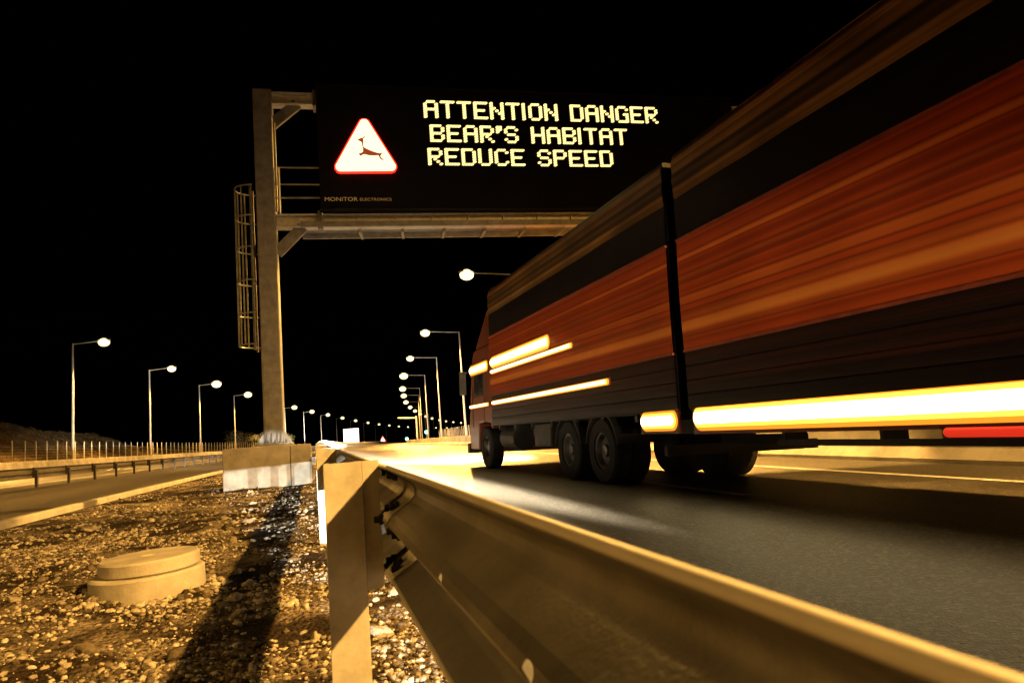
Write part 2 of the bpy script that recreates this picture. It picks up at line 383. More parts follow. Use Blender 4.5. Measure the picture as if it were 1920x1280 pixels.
def scatter(name, spots, sub, flat=0.65):
    bv, bf = ico(sub); n = len(spots); nv = len(bv)
    V = np.empty((n, nv, 3)); 
    for i, (x, y, z, r) in enumerate(spots):
        w = bv*(1+rng.uniform(-0.40, 0.36, (nv, 1)))
        w = w*np.array([rng.uniform(.7, 1.35), rng.uniform(.7, 1.35), rng.uniform(.45, .95)*flat/.65])*r
        a = rng.uniform(0, 6.283); c, s_ = math.cos(a), math.sin(a); tl = rng.uniform(-.5, .5); ct, st = math.cos(tl), math.sin(tl)
        w = np.c_[w[:, 0], w[:, 1]*ct-w[:, 2]*st, w[:, 1]*st+w[:, 2]*ct]
        V[i] = np.c_[w[:, 0]*c-w[:, 1]*s_, w[:, 0]*s_+w[:, 1]*c, w[:, 2]]+np.array([x, y, z])
    F = (bf[None]+np.arange(n)[:, None, None]*nv).reshape(-1, 3)
    me = bpy.data.meshes.new(name); me.vertices.add(n*nv); me.vertices.foreach_set('co', V.reshape(-1))
    me.loops.add(len(F)*3); me.loops.foreach_set('vertex_index', F.reshape(-1).astype(np.int32))
    me.polygons.add(len(F)); me.polygons.foreach_set('loop_start', np.arange(0, len(F)*3, 3, dtype=np.int32))
    me.update(calc_edges=True); me.validate(); me.materials.append(M['stone'])
    o = bpy.data.objects.new(name, me); col.objects.link(o); return struct(o, 'stuff')
def spots(n, rmin, rmax, s0, s1, u0=-3.7, u1=0.55, pw=2.2, patchy=True):
    out = []
    while len(out) < n:
        s = s0+(s1-s0)*rng.random()**1.5; u = rng.uniform(u0, u1)
        if patchy:
            d = noise.noise(Vector((u*1.2, s*1.2, 5)))+0.6*noise.noise(Vector((u*3, s*3, 2)))
            if d < rng.uniform(-0.35, 0.6): continue
        if (u+0.95)**2+(s-4.92)**2 < 0.33**2: continue
        r = rmin+(rmax-rmin)*rng.random()**pw
        p = pt(u, s, bed(u, s)+r*0.12); out.append((p.x, p.y, p.z, r))
    return out
stones = scatter('loose_stones', spots(42000, 0.003, 0.018, 1.6, 8.0, pw=2.8), 0)
big = scatter('loose_stones', spots(800, 0.016, 0.05, 1.7, 14, pw=4, patchy=False), 1)
scatter('loose_stones', spots(9000, 0.008, 0.028, 7.5, 26), 0)

ring = []
for i in range(420):
    a = rng.uniform(0, 6.283); q = .325+.16*rng.random()**2; u, sy_ = -0.985+q*math.cos(a), 4.92+q*math.sin(a)
    r_ = .006+.024*rng.random()**2; p = pt(u, sy_, bed(u, sy_)+r_*.3+.03*max(0, .42-q)); ring.append((p.x, p.y, p.z, r_))
scatter('loose_stones', ring, 1)

# hill on the far left
def hill_h(u, s):
    t = smooth((-21.5-u)/16.0)
    k = 7.0*smooth((190-s)/140)*smooth((s+60)/60)
    return t*(k+0.8*noise.noise(Vector((u*.06, s*.06, 0)))*2+0.5*noise.noise(Vector((u*.3, s*.3, 3))))+0.25*min(1, max(0, (-21.5-u)/2))*noise.noise(Vector((u*.9, s*.9, 7)))
sheet('hill', M['hill'], rngf(-75, -21.5, 0.7), rngf(-30, 215, 1.2), -0.03, hill_h)
tv = MB()
for i in range(9000):
    s = 28+130*random.random()**1.3; u = -19.9-14*random.random()**1.6
    b = pt(u, s, hill_h(u, s) if u < -21.5 else 0); h = random.uniform(.10, .34)
    for k in range(3):
        a = random.uniform(0, 6.28); w = random.uniform(.012, .03); l = Vector((math.cos(a), math.sin(a), 0))
        q = b+l*random.uniform(0, .25); t = q+Vector((random.uniform(-.25, .25), random.uniform(-.25, .25), h)); sd = Vector((-l.y, l.x, 0))*w
        tv.add([q-sd, q+sd, t], [(0, 1, 2)])
struct(tv.build('dry_grass_tufts', M['dry_grass']), 'stuff')

# ------------------------------------------------------------------ guardrails
WPROF = [(0.004, 0.0), (0.006, -0.004), (0.016, -0.013), (0.062, -0.040), (0.078, -0.052), (0.083, -0.066), (0.080, -0.084), (0.066, -0.098), (0.020, -0.128), (0.006, -0.142),
         (0.0, -0.155), (0.006, -0.168), (0.020, -0.182), (0.066, -0.212), (0.080, -0.226), (0.083, -0.244), (0.078, -0.258), (0.062, -0.270), (0.016, -0.297), (0.006, -0.306), (0.004, -0.310)]
def wbeam(mb, u, s0, s1, ztop, side=1, off=0.0, step=None, hem=None):
    th = 0.0035
    prof = [(a+off, b) for a, b in WPROF]; back = [(a-th, b) for a, b in reversed(prof)]
    ss = rngf(s0, s1, step or (s1-s0))
    mb.sweep(prof+back, [(lambda a, b, s=s: pt(u+side*a, s, 0)*1+Vector((0, 0, ztop+b-zr(u+side*a, s)+zr(0.25 if side > 0 else u, s)))) for s in ss], closed_prof=True, caps=True)
    # rolled top hem
    if hem is None: return
    for zz in (0.0, -0.310):
        hem.tube([pt(u+side*(off+0.004), s)+Vector((0, 0, ztop+zz-zr(u+side*(off+.004), s)+zr(0.25 if side > 0 else u, s))) for s in ss], 0.006, 8)
U_POST, U_RAIL, ZT = 0.085, 0.193, 0.745
rail = thing('guardrail', 'galvanised crash barrier running from the foreground beside the nearest carriageway', 'guardrail', (0, 0, 0))
zt = lambda s: 0.0
# beam sections, 4 m each, lapped 0.32 m at every post
for k in range(-2, 60):
    s0 = 2.2+4*k-0.16; s1 = 2.2+4*(k+1)+0.16
    b = MB(); hm = MB(); wbeam(b, U_RAIL, s0, s1, ZT+0.012, 1, off=0.0036*(k % 2), step=4 if k < 8 else None, hem=hm)
    o = b.build('beam', M['galv'], rail, shade=False)
    if k == -1:
        c = MB()
        for sl, zz in ((1.2165, -.1555), (.715, -.1525)):
            q = pt(U_RAIL, sl); z_ = ZT+.012+zz+zr(.25, sl); n0 = len(c.v); c.cyl((q.x-.03, sl, z_), (q.x+.03, sl, z_), .011, n=20)
            c.v[n0:] = [(x, sl+(y-sl)*2.0, z) for x, y, z in c.v[n0:]]
        co = c.build('slot_cutter', None); md = o.modifiers.new('slots', 'BOOLEAN'); md.object = co; md.solver = 'EXACT'
        dg = bpy.context.evaluated_depsgraph_get(); nm_ = bpy.data.meshes.new_from_object(o.evaluated_get(dg)); o.modifiers.clear(); o.data = nm_; bpy.data.objects.remove(co)
    me = o.data; me.polygons.foreach_set('use_smooth', [len(p.vertices) == 4 for p in me.polygons])
    hm.build('rolled_edge', M['edge'], o, shade=True)
    if k == 0: o['label'] = 'steel W-beam section lapped over the nearest post'
def cpost(h=0.775, below=0.25):
    mb = MB(); w, d, t, l = 0.11, 0.06, 0.005, 0.02
    # C section, web towards the viewer along -y
    pr = [(-w/2, 0), (w/2, 0), (w/2, d), (w/2-l, d), (w/2-l, d-t), (w/2-t, d-t), (w/2-t, t), (-w/2+t, t), (-w/2+t, d-t), (-w/2+l, d-t), (-w/2+l, d), (-w/2, d)]
    n = len(pr)
    vs = [(x, y, -below) for x, y in pr]+[(x, y, h) for x, y in pr]
    mb.add(vs, [(k, (k+1) % n, n+(k+1) % n, n+k) for k in range(n)])
    for z in (0, 1):
        o = z*n
        for q in ((0, 1, 6, 7), (1, 2, 5, 6), (2, 3, 4, 5), (0, 7, 8, 11), (8, 9, 10, 11)): mb.f.append(tuple(i+o for i in (q if z else q[::-1])))
    return mb
def spacer():
    mb = MB(); x0, x1, t, d = 0.0565, 0.1045, 0.004, 0.05
    mb.box((x0, 0.004, 0.40), (x1, 0.004+t, 0.775)); mb.box((x0, 0.008, 0.40), (x0+t, d, 0.775)); mb.box((x1-t, 0.008, 0.40), (x1, d, 0.775))
    return mb
def bolts():
    mb = MB()
    for z in (0.56, 0.655): mb.cyl((0.09, 0.075, z), (0.1035, 0.075, z), 0.011, n=6)
    return mb
post0 = cpost().build('post', M['galv_lit'], rail); sp0 = spacer().build('spacer', M['galv_lit'], post0)
for k in range(-1, 58):
    s = 2.2+4*k; p = pt(U_POST, s); p.z = zr(0.25, s)-0.0
    if k == -1: o, q = post0, sp0
    else:
        o = post0.copy(); col.objects.link(o); o.parent = rail; q = sp0.copy(); col.objects.link(q); q.parent = o
    o.location = p; o.rotation_euler = (0, 0, -frame(s)[2])
    if k == 0: o['label'] = 'nearest C-section post, crossed by a diagonal shadow'
# splice bolts on the nearest lap
for (ds, dz) in ((-.10, -.024), (-.045, -.03), (.05, -.024), (-.10, -.115), (-.05, -.122), (-.10, -.195), (-.04, -.19), (-.10, -.286), (-.05, -.28), (.05, -.286), (-.02, -.155)):
    mb = MB(); s = 2.2+ds
    prx = np.interp(-dz, [-b for a, b in WPROF], [a for a, b in WPROF])
    p = pt(U_RAIL+prx-0.004, s); p.z = zr(.25, s)+ZT+0.012+dz
    mb.cyl(p+Vector((0.004, 0, 0)), p-Vector((0.007, 0, 0)), 0.016, n=14); mb.cyl(p-Vector((0.007, 0, 0)), p-Vector((0.022, 0, 0)), 0.0105, n=6)
    mb.build('splice_bolt', M['rubber'] if False else M['chassis'], rail)

UL = -8.42
lrail = thing('guardrail', 'dark-backed crash barrier between the service strip and the lit opposite road', 'guardrail', (0, 0, 0))
for k in range(0, 22):
    b = MB(); s0 = -8+8.55*k
    wbeam(b, UL, s0-.05, s0+8.60, 0.60, -1, off=0.003*(k % 2), step=8.6)
    b.build('beam', M['shade_steel'], lrail)
lp = MB(); lp.box((0.0, -.05, -.3), (0.07, .05, .54)); lp0 = lp.build('post', M['chassis'], lrail)
ls = MB(); ls.box((-0.06, -.06, .31), (0.0, .06, .61)); ls0 = ls.build('spacer', M['chassis'], lp0)
for k in range(62):
    s = -6.5+2.85*k+0.3
    if k == 0: o, q = lp0, ls0
    else:
        o = lp0.copy(); col.objects.link(o); o.parent = lrail; q = ls0.copy(); col.objects.link(q); q.parent = o
    o.location = pt(UL+.065, s); o.rotation_euler = (0, 0, -frame(s)[2])

# ------------------------------------------------------------------ concrete barrier, right
bp_ = [(10.32, -0.06), (10.32, 0.07), (10.50, 0.26), (10.57, 0.72), (10.59, 0.745), (10.75, 0.745), (10.77, 0.72), (10.84, 0.26), (11.02, 0.07), (11.02, -0.06)]
mb = MB(); mb.sweep(bp_, [(lambda a, b, s=s: pt(a, s, b)) for s in rngf(-25, 100, 4)+rngf(104, 330, 6)], caps=True)
bar_ = thing('concrete_barrier', 'long pale concrete crash wall along the right edge of the carriageway', 'barrier')
mb.build('wall_body', M['barrier'], bar_)
# drainage joints and reflectors
for s in (14, 22, 30, 38, 46, 54):
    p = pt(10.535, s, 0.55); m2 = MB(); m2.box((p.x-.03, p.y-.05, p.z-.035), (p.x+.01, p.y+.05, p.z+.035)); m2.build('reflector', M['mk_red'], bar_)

lb = thing('concrete_barrier', 'bright low concrete wall at the foot of the left street lamps', 'barrier')
mb = MB(); mb.sweep([(-17.2, -0.06), (-17.2, 0.07), (-17.38, 0.26), (-17.46, 0.72), (-17.49, 0.745), (-17.66, 0.745), (-17.69, 0.72), (-17.77, 0.26), (-17.95, 0.07), (-17.95, -0.06)], [(lambda a, b, s=s: pt(a, s, b)) for s in rngf(-25, 100, 4)+rngf(104, 330, 6)], caps=True)
mb.build('wall_body', M['barrier'], lb)

# ------------------------------------------------------------------ fences
def fence(label, u, s0, s1, step, h, arm):
    f = thing('wire_fence', label, 'fence')
    a = MB(); a.cyl((0, 0, -.3), (0, 0, h), 0.045, 0.04, n=8); a.bar((0, 0, h-.02), (arm, 0, h+.22), .05, .05)
    p0 = a.build('post', M['pole'], f); s = s0; first = True; tops = []
    while s < s1:
        o = p0 if first else p0.copy()
        if not first: col.objects.link(o); o.parent = f
        first = False; o.location = pt(u, s); o.rotation_euler = (random.uniform(-.02, .02), random.uniform(-.02, .02), -frame(s)[2]); tops.append(s); s += step
    w = MB()
    for z in [.15+.2*i for i in range(int((h-.1)/.2))]: w.tube([pt(u+.045, q, z) for q in tops], 0.006, 4)
    w.build('wire', M['pole'], f); return f
fence('wire fence of pale posts at the foot of the dark hill', -20.4, 34, 200, 1.9, 1.95, 0)
fence('dark wire fence standing behind the concrete crash wall', 14.3, 20, 110, 1.35, 1.75, 0)

# ------------------------------------------------------------------ street lamps
def lamp_parts(root, side, H, arm, q=1.0):
    """side=-1: arm reaches towards -x (right row); +1 the other way. H = pole height"""
    m = MB(); m.cyl((0, 0, -0.2), (0, 0, H), 0.115, 0.062, n=12); m.box((-.2, -.2, -.1), (.2, .2, .03)); pole = m.build('pole', M['pole'], root, shade=False)
    m = MB(); m.cyl((0, 0, H-.08), (side*(arm-.45), 0, H+.08), 0.045, 0.036, n=10); m.build('arm', M['pole'], root)
    hd = MB(); hd.ellipsoid((side*arm, 0, H-.02+.17*q), .52*q, .30*q, .13, 16, 6); h = hd.build('lamp_head', M['pole'], root, shade=True)
    l = MB(); l.ellipsoid((side*arm, 0, H-.02), .45*q, .40*q, .34*q, 16, 8); l.build('lens', M['sodium'], h, shade=True)
def spot(name, loc, target, power, color, angle, blend, radius, parent=None):
    d = bpy.data.lights.new(name, 'SPOT'); d.energy = power; d.color = color; d.spot_size = R(angle); d.spot_blend = blend; d.shadow_soft_size = radius
    o = bpy.data.objects.new(name, d); col.objects.link(o); o.location = loc
    o.rotation_euler = (Vector(target)-Vector(loc)).to_track_quat('-Z', 'Y').to_euler()
    if parent: o.parent = parent
    return o
ORD = ['first', 'second', 'third', 'fourth', 'fifth', 'sixth', 'seventh', 'eighth', 'ninth', 'tenth', 'eleventh', 'twelfth', 'thirteenth', 'fourteenth', 'fifteenth', 'sixteenth', 'seventeenth', 'eighteenth', 'nineteenth', 'twentieth']
# lamp-head positions surveyed along the bend: (x, y) with heads 10 m above eye level
R_HEADS = [(9.73, 42.6), (10.77, 66.6), (12.09, 87.5), (14.2, 111.2), (17.4, 139), (20.3, 161), (24.3, 189), (29.5, 220), (35.3, 251), (42.2, 286), (49.6, 320), (59.2, 361), (70.5, 405), (82, 447), (95, 490), (110, 537)]
L_HEADS = [(-16.13, 65.0), (-14.69, 86.4), (-12.6, 108), (-10.27, 131), (-7.0, 155.5), (-3.68, 180), (0.41, 207), (5.31, 235), (11.2, 270), (18.3, 311), (26.8, 356), (36.4, 404), (46.6, 448), (58.8, 503), (71, 548), (85, 601), (118, 700), (140, 760), (163, 820)]
def lamp(x, y, side, label, group, arm, power):
    zb = ground_at(x-side*arm, y) if y < 400 else 0.0
    th = frame(y)[2]
    o = thing('street_lamp', label, 'street lamp', (x-side*arm*math.cos(th), y+side*arm*math.sin(th), zb), group, (0, 0, -th))
    H = 10.85-zb-.05
    lamp_parts(o, side, H, arm, 1.0 if y < 100 else 1.45)
    if power:
        l = spot('lamp_light', (side*arm, 0, H-.8), (side*(arm+ (1.0 if side < 0 else .6)), 0, 0), power, SODIUM, 168 if side < 0 else 128, 0.6, 0.18, o)
    return o
GR, GL = 'street lamps along the right side of the road', 'street lamps along the left side of the road'
for i, (x, y) in enumerate(R_HEADS):
    lab = '%s street lamp from the camera in the row behind the right concrete wall' % ORD[i]
    if i == 0: lab = 'largest and brightest street lamp, its lit head just below the gantry beam'
    lamp(x, y, -1, lab, GR, 3.25, P_RIGHT if y < 200 else 0)
for i, (x, y) in enumerate(L_HEADS):
    lab = '%s street lamp from the camera in the row across the opposite road' % ORD[i]
    if i == 0: lab = 'nearest left street lamp, standing in front of the hill at the left edge'
    lamp(x, y, 1, lab, GL, 2.3, P_LEFT if y < 160 else 0)
# the same rows go on past the camera and behind the sign
for (x, y) in ((9.75, 20.6), (9.55, -5.4), (9.55, -29.4)):
    lamp(x, y, -1, 'lit street lamp beside the %s' % ('gantry sign, hidden behind its board' if y > 0 else 'lorry, behind the camera'), GR, 3.25, P_RIGHT)
for (x, y, k) in ((-16.3, 43, 1.0), (-16.4, 21, .6), (-16.4, -1, .6), (-16.4, -23, .6)):
    lamp(x, y, 1, 'lit street lamp left of the picture on the opposite road', GL, 2.3, P_LEFT*k)

# ------------------------------------------------------------------ gantry with message sign
YG = 15.6
KY = YG/17.0
def gx(x17): return x17*KY
def gz(z17): return z17*KY+CAMZ
X0, X1 = gx(-1.03), gx(-0.60)           # pole faces
ZB, ZT_ = gz(0.14), gz(8.60)
gan = thing('sign_gantry', 'tall grey steel portal frame carrying the message sign over the carriageway', 'gantry', (0, 0, 0))
d = 0.46
m = MB(); m.box((X0, YG, ZB+.02), (X1, YG+d, ZT_-.0)); m.build('pole', M['gantry'], gan, bevel=.03)
XR = 12.35
m = MB(); m.box((XR, YG, 0.05), (XR+.42, YG+d, ZT_)); m.build('pole', M['gantry'], gan, bevel=.03)
m = MB(); m.box((XR-.3, YG-.35, -.6), (XR+.72, YG+.8, .05)); o = m.build('footing', M['concrete'], gan, bevel=.02)
zb0, zb1 = gz(5.20), gz(5.52)
for nm, a, b in (('lower_beam', zb0, zb1), ('upper_beam', gz(8.28), gz(8.58))):
    m = MB(); w = .03
    m.box((X1, YG+.10, a), (XR, YG+.36, a+.035)); m.box((X1, YG+.10, b-.035), (XR, YG+.36, b)); m.box((X1, YG+.21, a+.035), (XR, YG+.24, b-.035))
    for k in range(14): xx = X1+.9+k*.83; m.box((xx, YG+.12, a+.035), (xx+.02, YG+.21, b-.035))
    bo = m.build(nm, M['galv_lit'], gan)
    # bolted splice plates near the pole
    m = MB(); xs = gx(0.35); m.box((xs, YG+.06, a-.05), (xs+.05, YG+.42, b+.06)); m.box((xs+.06, YG+.06, a-.05), (xs+.11, YG+.42, b+.06))
    m.build('splice_plate', M['gantry'], bo, bevel=.01)
# horizontal lattice of the lower walkway
m = MB()
for y_ in (YG+.02, YG+.95): m.box((X1+.5, y_, zb0-.02), (XR, y_+.06, zb0+.10))
walk = m.build('walkway', M['gantry'], gan)
m = MB(); m.box((X1+.5, YG+.38, zb0+.10), (XR, YG+.95, zb0+.13)); m.build('grating', M['gantry'], walk)
for k in range(9):
    xx = gx(1.30+k*1.02); m = MB(); m.bar((xx, YG-.10, zb0-.16), (xx+.10, YG+.9, zb0-.04), .06, .07); m.build('bracket', M['gantry'], walk)
# knee braces
for z0, z1, xx in ((gz(7.80), gz(8.34), gx(-0.02)), (gz(4.60), gz(5.24), gx(-0.0))):
    m = MB(); m.bar((X1-.02, YG+.23, z0), (xx, YG+.23, z1), .24, .09, up=(0, 1, 0)); m.build('knee_brace', M['gantry'], gan)
# base plate, gussets and anchor bolts
m = MB(); m.box((X0-.16, YG-.22, ZB-.025), (X1+.16, YG+d+.16, ZB+.02)); base = m.build('base_plate', M['gantry'], gan)
m = MB()
for xx in (X0+.05, (X0+X1)/2-.05, (X0+X1)/2+.06, X1-.06):
    m.add([(xx, YG, ZB+.02), (xx, YG-.18, ZB+.02), (xx, YG, ZB+.24), (xx+.018, YG, ZB+.02), (xx+.018, YG-.18, ZB+.02), (xx+.018, YG, ZB+.24)], [(0,1,2),(5,4,3),(0,3,4,1),(1,4,5,2)])
for sx, xa in ((-1, X0), (1, X1)):
    for yy in (YG+.06, YG+.36):
        m.add([(xa, yy, ZB+.02), (xa+sx*.15, yy, ZB+.02), (xa, yy, ZB+.26), (xa, yy+.02, ZB+.02), (xa+sx*.15, yy+.02, ZB+.02), (xa, yy+.02, ZB+.26)], [(0,1,2),(5,4,3),(0,3,4,1),(1,4,5,2)])
m.build('gusset', M['gantry'], base)
for xx in (X0-.08, X0+.12, X1-.14, X1+.08):
    m = MB(); m.cyl((xx, YG-.14, ZB+.02), (xx, YG-.14, ZB+.09), .024, n=6); m.build('anchor_bolt', M['galv'], base)
# conduit on the lit side of the pole
m = MB(); m.tube([(X1+.03, YG+.12, zb1+.05), (X1+.03, YG+.12, gz(7.8))], .025, 8); m.build('conduit', M['gantry'], gan)
GYAW = Matrix.Translation((X0, YG, 0)) @ Matrix.Rotation(R(-2.7), 4, 'Z') @ Matrix.Translation((-X0, -YG, 0))
gan.matrix_world = GYAW
# ladder with safety cage, left of pole
lad = MB(); lx = X0-.03
for yy in (YG+.02, YG+.42): lad.bar((lx-.08, yy, gz(2.3)), (lx-.08, yy, gz(6.2)), .03, .05)
for k in range(13): z = gz(2.4)+k*.28; lad.cyl((lx-.08, YG+.02, z), (lx-.08, YG+.42, z), .011, n=6)
ladder = lad.build('ladder', M['gantry'], gan)
cxc, cyc, rx_, ry_ = lx-.02, YG+.20, .40, .36
def hoop(z):
    return [(cxc-rx_*math.sin(t), cyc-ry_*math.cos(t), z) for t in [math.pi*i/14 for i in range(15)]]
for z17 in (6.14, 5.42, 4.68, 3.90, 3.14, 2.42):
    m = MB(); pts = hoop(gz(z17)); m.tube(pts, .017, 6); m.build('cage_hoop', M['galv'], ladder)
for t in (.62, 1.2, 1.57, 2.0, 2.5):
    x_, y_ = cxc-rx_*math.sin(t), cyc-ry_*math.cos(t); m = MB(); m.bar((x_, y_, gz(2.42)), (x_, y_, gz(6.14)), .012, .03, up=(1, 0, 0)); m.build('cage_bar', M['galv'], ladder)
# railing between pole and sign
m = MB(); ry0 = YG+.06
xr0, xr1 = gx(-.50), gx(.60)
m.bar((xr0, ry0, zb1), (xr0, ry0, gz(6.66)), .035, .035)
for z17 in (6.65, 6.23, 5.90): m.bar((xr0-(.12 if z17 < 6.5 else 0), ry0, gz(z17)), (xr1+.4, ry0, gz(z17)), .028, .028)
m.build('railing', M['gantry'], gan)

fd = thing('concrete_footing', 'concrete block under the gantry leg, white where headlights strike it', 'concrete block')
zg = ground_at(-.9, 15.2)-.25
m = MB(); m.box((gx(-1.90)*.97, 15.1, zg), (gx(-0.47), 16.9, gz(0.115))); m.build('block', M['concrete'], fd, bevel=.015)
m = MB(); m.box((gx(-0.46), 15.13, zg), (gx(-0.02)-.0, 16.6, gz(0.095))); m.build('block_end', M['concrete'], fd, bevel=.015)

# message sign
YS = 15.42; KS = YS/17.0
def sx(x17): return x17*KS
def sz(z17): return z17*KS+CAMZ
sign = thing('message_sign', 'black electronic overhead sign showing a deer triangle and a bear warning in lit letters', 'road sign', (0, 0, 0))
sign.matrix_world = GYAW
SX0, SX1, SZ0, SZ1 = sx(.44), 10.6, sz(5.62), sz(8.72)
m = MB(); m.box((SX0, YS, SZ0), (SX1, YS+.16, SZ1)); cab = m.build('cabinet', M['black'], sign, bevel=.015)
m = MB(); m.box((SX0-.02, YS-.03, SZ1), (SX1+.02, YS+.2, SZ1+.03)); m.box((SX0-.02, YS-.03, SZ0-.03), (SX1+.02, YS+.2, SZ0)); m.build('rim', M['black'], cab)
F5 = {'A': '01110 10001 10001 11111 10001 10001 10001', 'T': '11111 00100 00100 00100 00100 00100 00100', 'E': '11111 10000 10000 11110 10000 10000 11111',
 'N': '10001 10001 11001 10101 10011 10001 10001', 'I': '1 1 1 1 1 1 1', 'O': '01110 10001 10001 10001 10001 10001 01110', 'D': '11110 10001 10001 10001 10001 10001 11110',
 'G': '01110 10001 10000 10011 10001 10001 01111', 'R': '11110 10001 10001 11110 10100 10010 10001', 'B': '11110 10001 10001 11110 10001 10001 11110',
 "'": '11 11 10 00 00 00 00', 'S': '01110 10001 10000 01110 00001 10001 01110', 'H': '10001 10001 10001 11111 10001 10001 10001', 'U': '10001 10001 10001 10001 10001 10001 01110',
 'C': '01110 10001 10000 10000 10000 10001 01110', 'P': '11110 10001 10001 11110 10000 10000 10000'}
def led_line(text, xa, zt, zb, pitch):
    c = xa; rp = (zt-zb)/6.0
    def dot(m, x, z):
        rx, rz = pitch*.70, rp*.50; n = 10
        vs = [(x+rx*math.cos(2*math.pi*k/n), YS-.012, z+rz*math.sin(2*math.pi*k/n)+.25*rz*math.cos(2*math.pi*k/n)) for k in range(n)]
        vb = [(a, YS+.004, b) for a, _, b in vs]
        m.add(vs+vb, [tuple(range(n))]+[(k, k+n, (k+1) % n+n, (k+1) % n) for k in range(n)])
    for ch in text:
        if ch == ' ': c += pitch*4.0; continue
        rows = F5[ch].split(); m = MB()
        for j, row in enumerate(rows):
            for i, b in enumerate(row):
                if b == '1': dot(m, c+i*pitch, zt-j*rp)
        m.build('letter', M['led'], sign)
        c += pitch*(len(rows[0])+ (1.45 if ch == 'I' else 1.0))

PITCH = sx(.0709)
for t, xa, za, zb_ in (('ATTENTION DANGER', sx(3.09), sz(8.385), sz(7.985)), ("BEAR'S HABITAT", sx(3.21), sz(7.745), sz(7.355)), ('REDUCE SPEED', sx(3.12), sz(7.13), sz(6.745))):
    led_line(t, xa, za, zb_, PITCH)
def rounded(pts, r, n=5):
    out = []; k = len(pts)
    for i in range(k):
        p = Vector(pts[i]); a = (Vector(pts[i-1])-p).normalized(); b = (Vector(pts[(i+1) % k])-p).normalized()
        ang = a.angle(b)/2; dist = r/math.tan(ang); c = p+(a+b).normalized()*(r/math.sin(ang))
        p0, p1 = p+a*dist-c, p+b*dist-c
        for j in range(n+1):
            q = p0.lerp(p1, j/n).normalized()*r; out.append(c+q)
    return out
def plate(pts2, y0, y1):
    n = len(pts2); m = MB(); m.add([(a, y0, b) for a, b in pts2]+[(a, y1, b) for a, b in pts2], [tuple(range(n))]+[(k, k+n, (k+1) % n+n, (k+1) % n) for k in range(n)]); return m
TL, TR, TT = (sx(.75), sz(6.50)), (sx(2.345), sz(6.53)), (sx(1.565), sz(7.96))
tc_ = Vector(((TL[0]+TR[0]+TT[0])/3, (TL[1]+TR[1]+TT[1])/3))
tri = lambda k, r: [tuple(p) for p in rounded([tuple(tc_+(Vector(q)-tc_)*k) for q in (TL, TR, TT)], r)]
# glowing red plate standing proud, imitating the halo round the triangle
m = plate(tri(1.06, .13), YS-.075, YS+.004); tr = m.build('warning_triangle', M['tri_halo'], sign)
plate(tri(1.0, .10), YS-.084, YS-.07).build('lit_field', M['tri_white'], tr)
DE = [(345,580),(405,550),(428,548),(440,535),(470,522),(478,530),(448,548),(436,560),(442,600),(432,640),(440,690),(470,708),(560,748),(640,772),(690,782),(732,770),(716,798),(700,815),(700,838),(752,885),(740,890),(690,862),(668,812),(600,818),(520,815),(450,798),(415,805),(390,828),(368,812),(358,788),(385,785),(425,765),(430,715),(418,660),(412,612),(375,592)]
DE = [(540+(a-540)*1.18, 700+(b-700)*1.18) for a, b in DE]
px2x = lambda x: sx(1.565)+((640+x/10.667)-683.0)*sx(1.595)/117.0
px2z = lambda y: sz(6.515)+(325.0-(220+y/10.667))*(sz(7.96)-sz(6.515))/97.0
def ngon_tri(pts):
    bm_me = bpy.data.meshes.new('tmp'); bm_me.from_pydata([(a, 0, b) for a, b in pts], [], [tuple(range(len(pts)))]); return bm_me
plate([(px2x(a), px2z(b)) for a, b in DE], YS-.092, YS-.083).build('deer_symbol', M['deer'], tr)
def lettering(text, x, z, h, name, wscale=1.0):
    c = bpy.data.curves.new(name, 'FONT'); c.body = text; c.size = 1.0; c.extrude = .01; c.offset = 0.0
    t = bpy.data.objects.new(name, c); col.objects.link(t)
    dg = bpy.context.evaluated_depsgraph_get(); me = bpy.data.meshes.new_from_object(t.evaluated_get(dg)); bpy.data.objects.remove(t)
    me.materials.append(M['lettering'])
    xs = [v.co.x for v in me.vertices]; ys = [v.co.y for v in me.vertices]; k = h/(max(ys)-min(ys)); w = (max(xs)-min(xs))*k*wscale
    for v in me.vertices: v.co = Vector(((v.co.x-min(xs))*k*wscale, -v.co.z*.1-.004, (v.co.y-min(ys))*k))
    o = bpy.data.objects.new(name, me); col.objects.link(o); o.parent = sign; o.location = (x, YS-.003, z); return w
w1 = lettering('MONITOR', sx(.545), sz(5.795), .085, 'maker_lettering', 1.25)
lettering('ELECTRONICS', sx(.545)+w1+.05, sz(5.80), .062, 'maker_lettering', 1.22)

# ------------------------------------------------------------------ manhole
mh = thing('manhole', 'round concrete manhole shaft with a loose lid rising out of the gravel', 'manhole', (-0.985, 4.92, ground_at(-1, 4.92)), rot=(R(1.2), R(-1.5), 0))
m = MB(); m.lathe((0, 0, 0), [(.295, -.2), (.318, -.2), (.318, .100), (.306, .112), (.25, .112), (.25, .0)], 96); m.build('shaft', M['concrete'], mh, shade=False)
m = MB(); m.lathe((.012, .01, 0), [(.02, .116), (.272, .116), (.280, .124), (.280, .186), (.270, .197), (.05, .199), (.03, .185), (0.0, .185)], 96); m.build('lid', M['concrete'], mh)

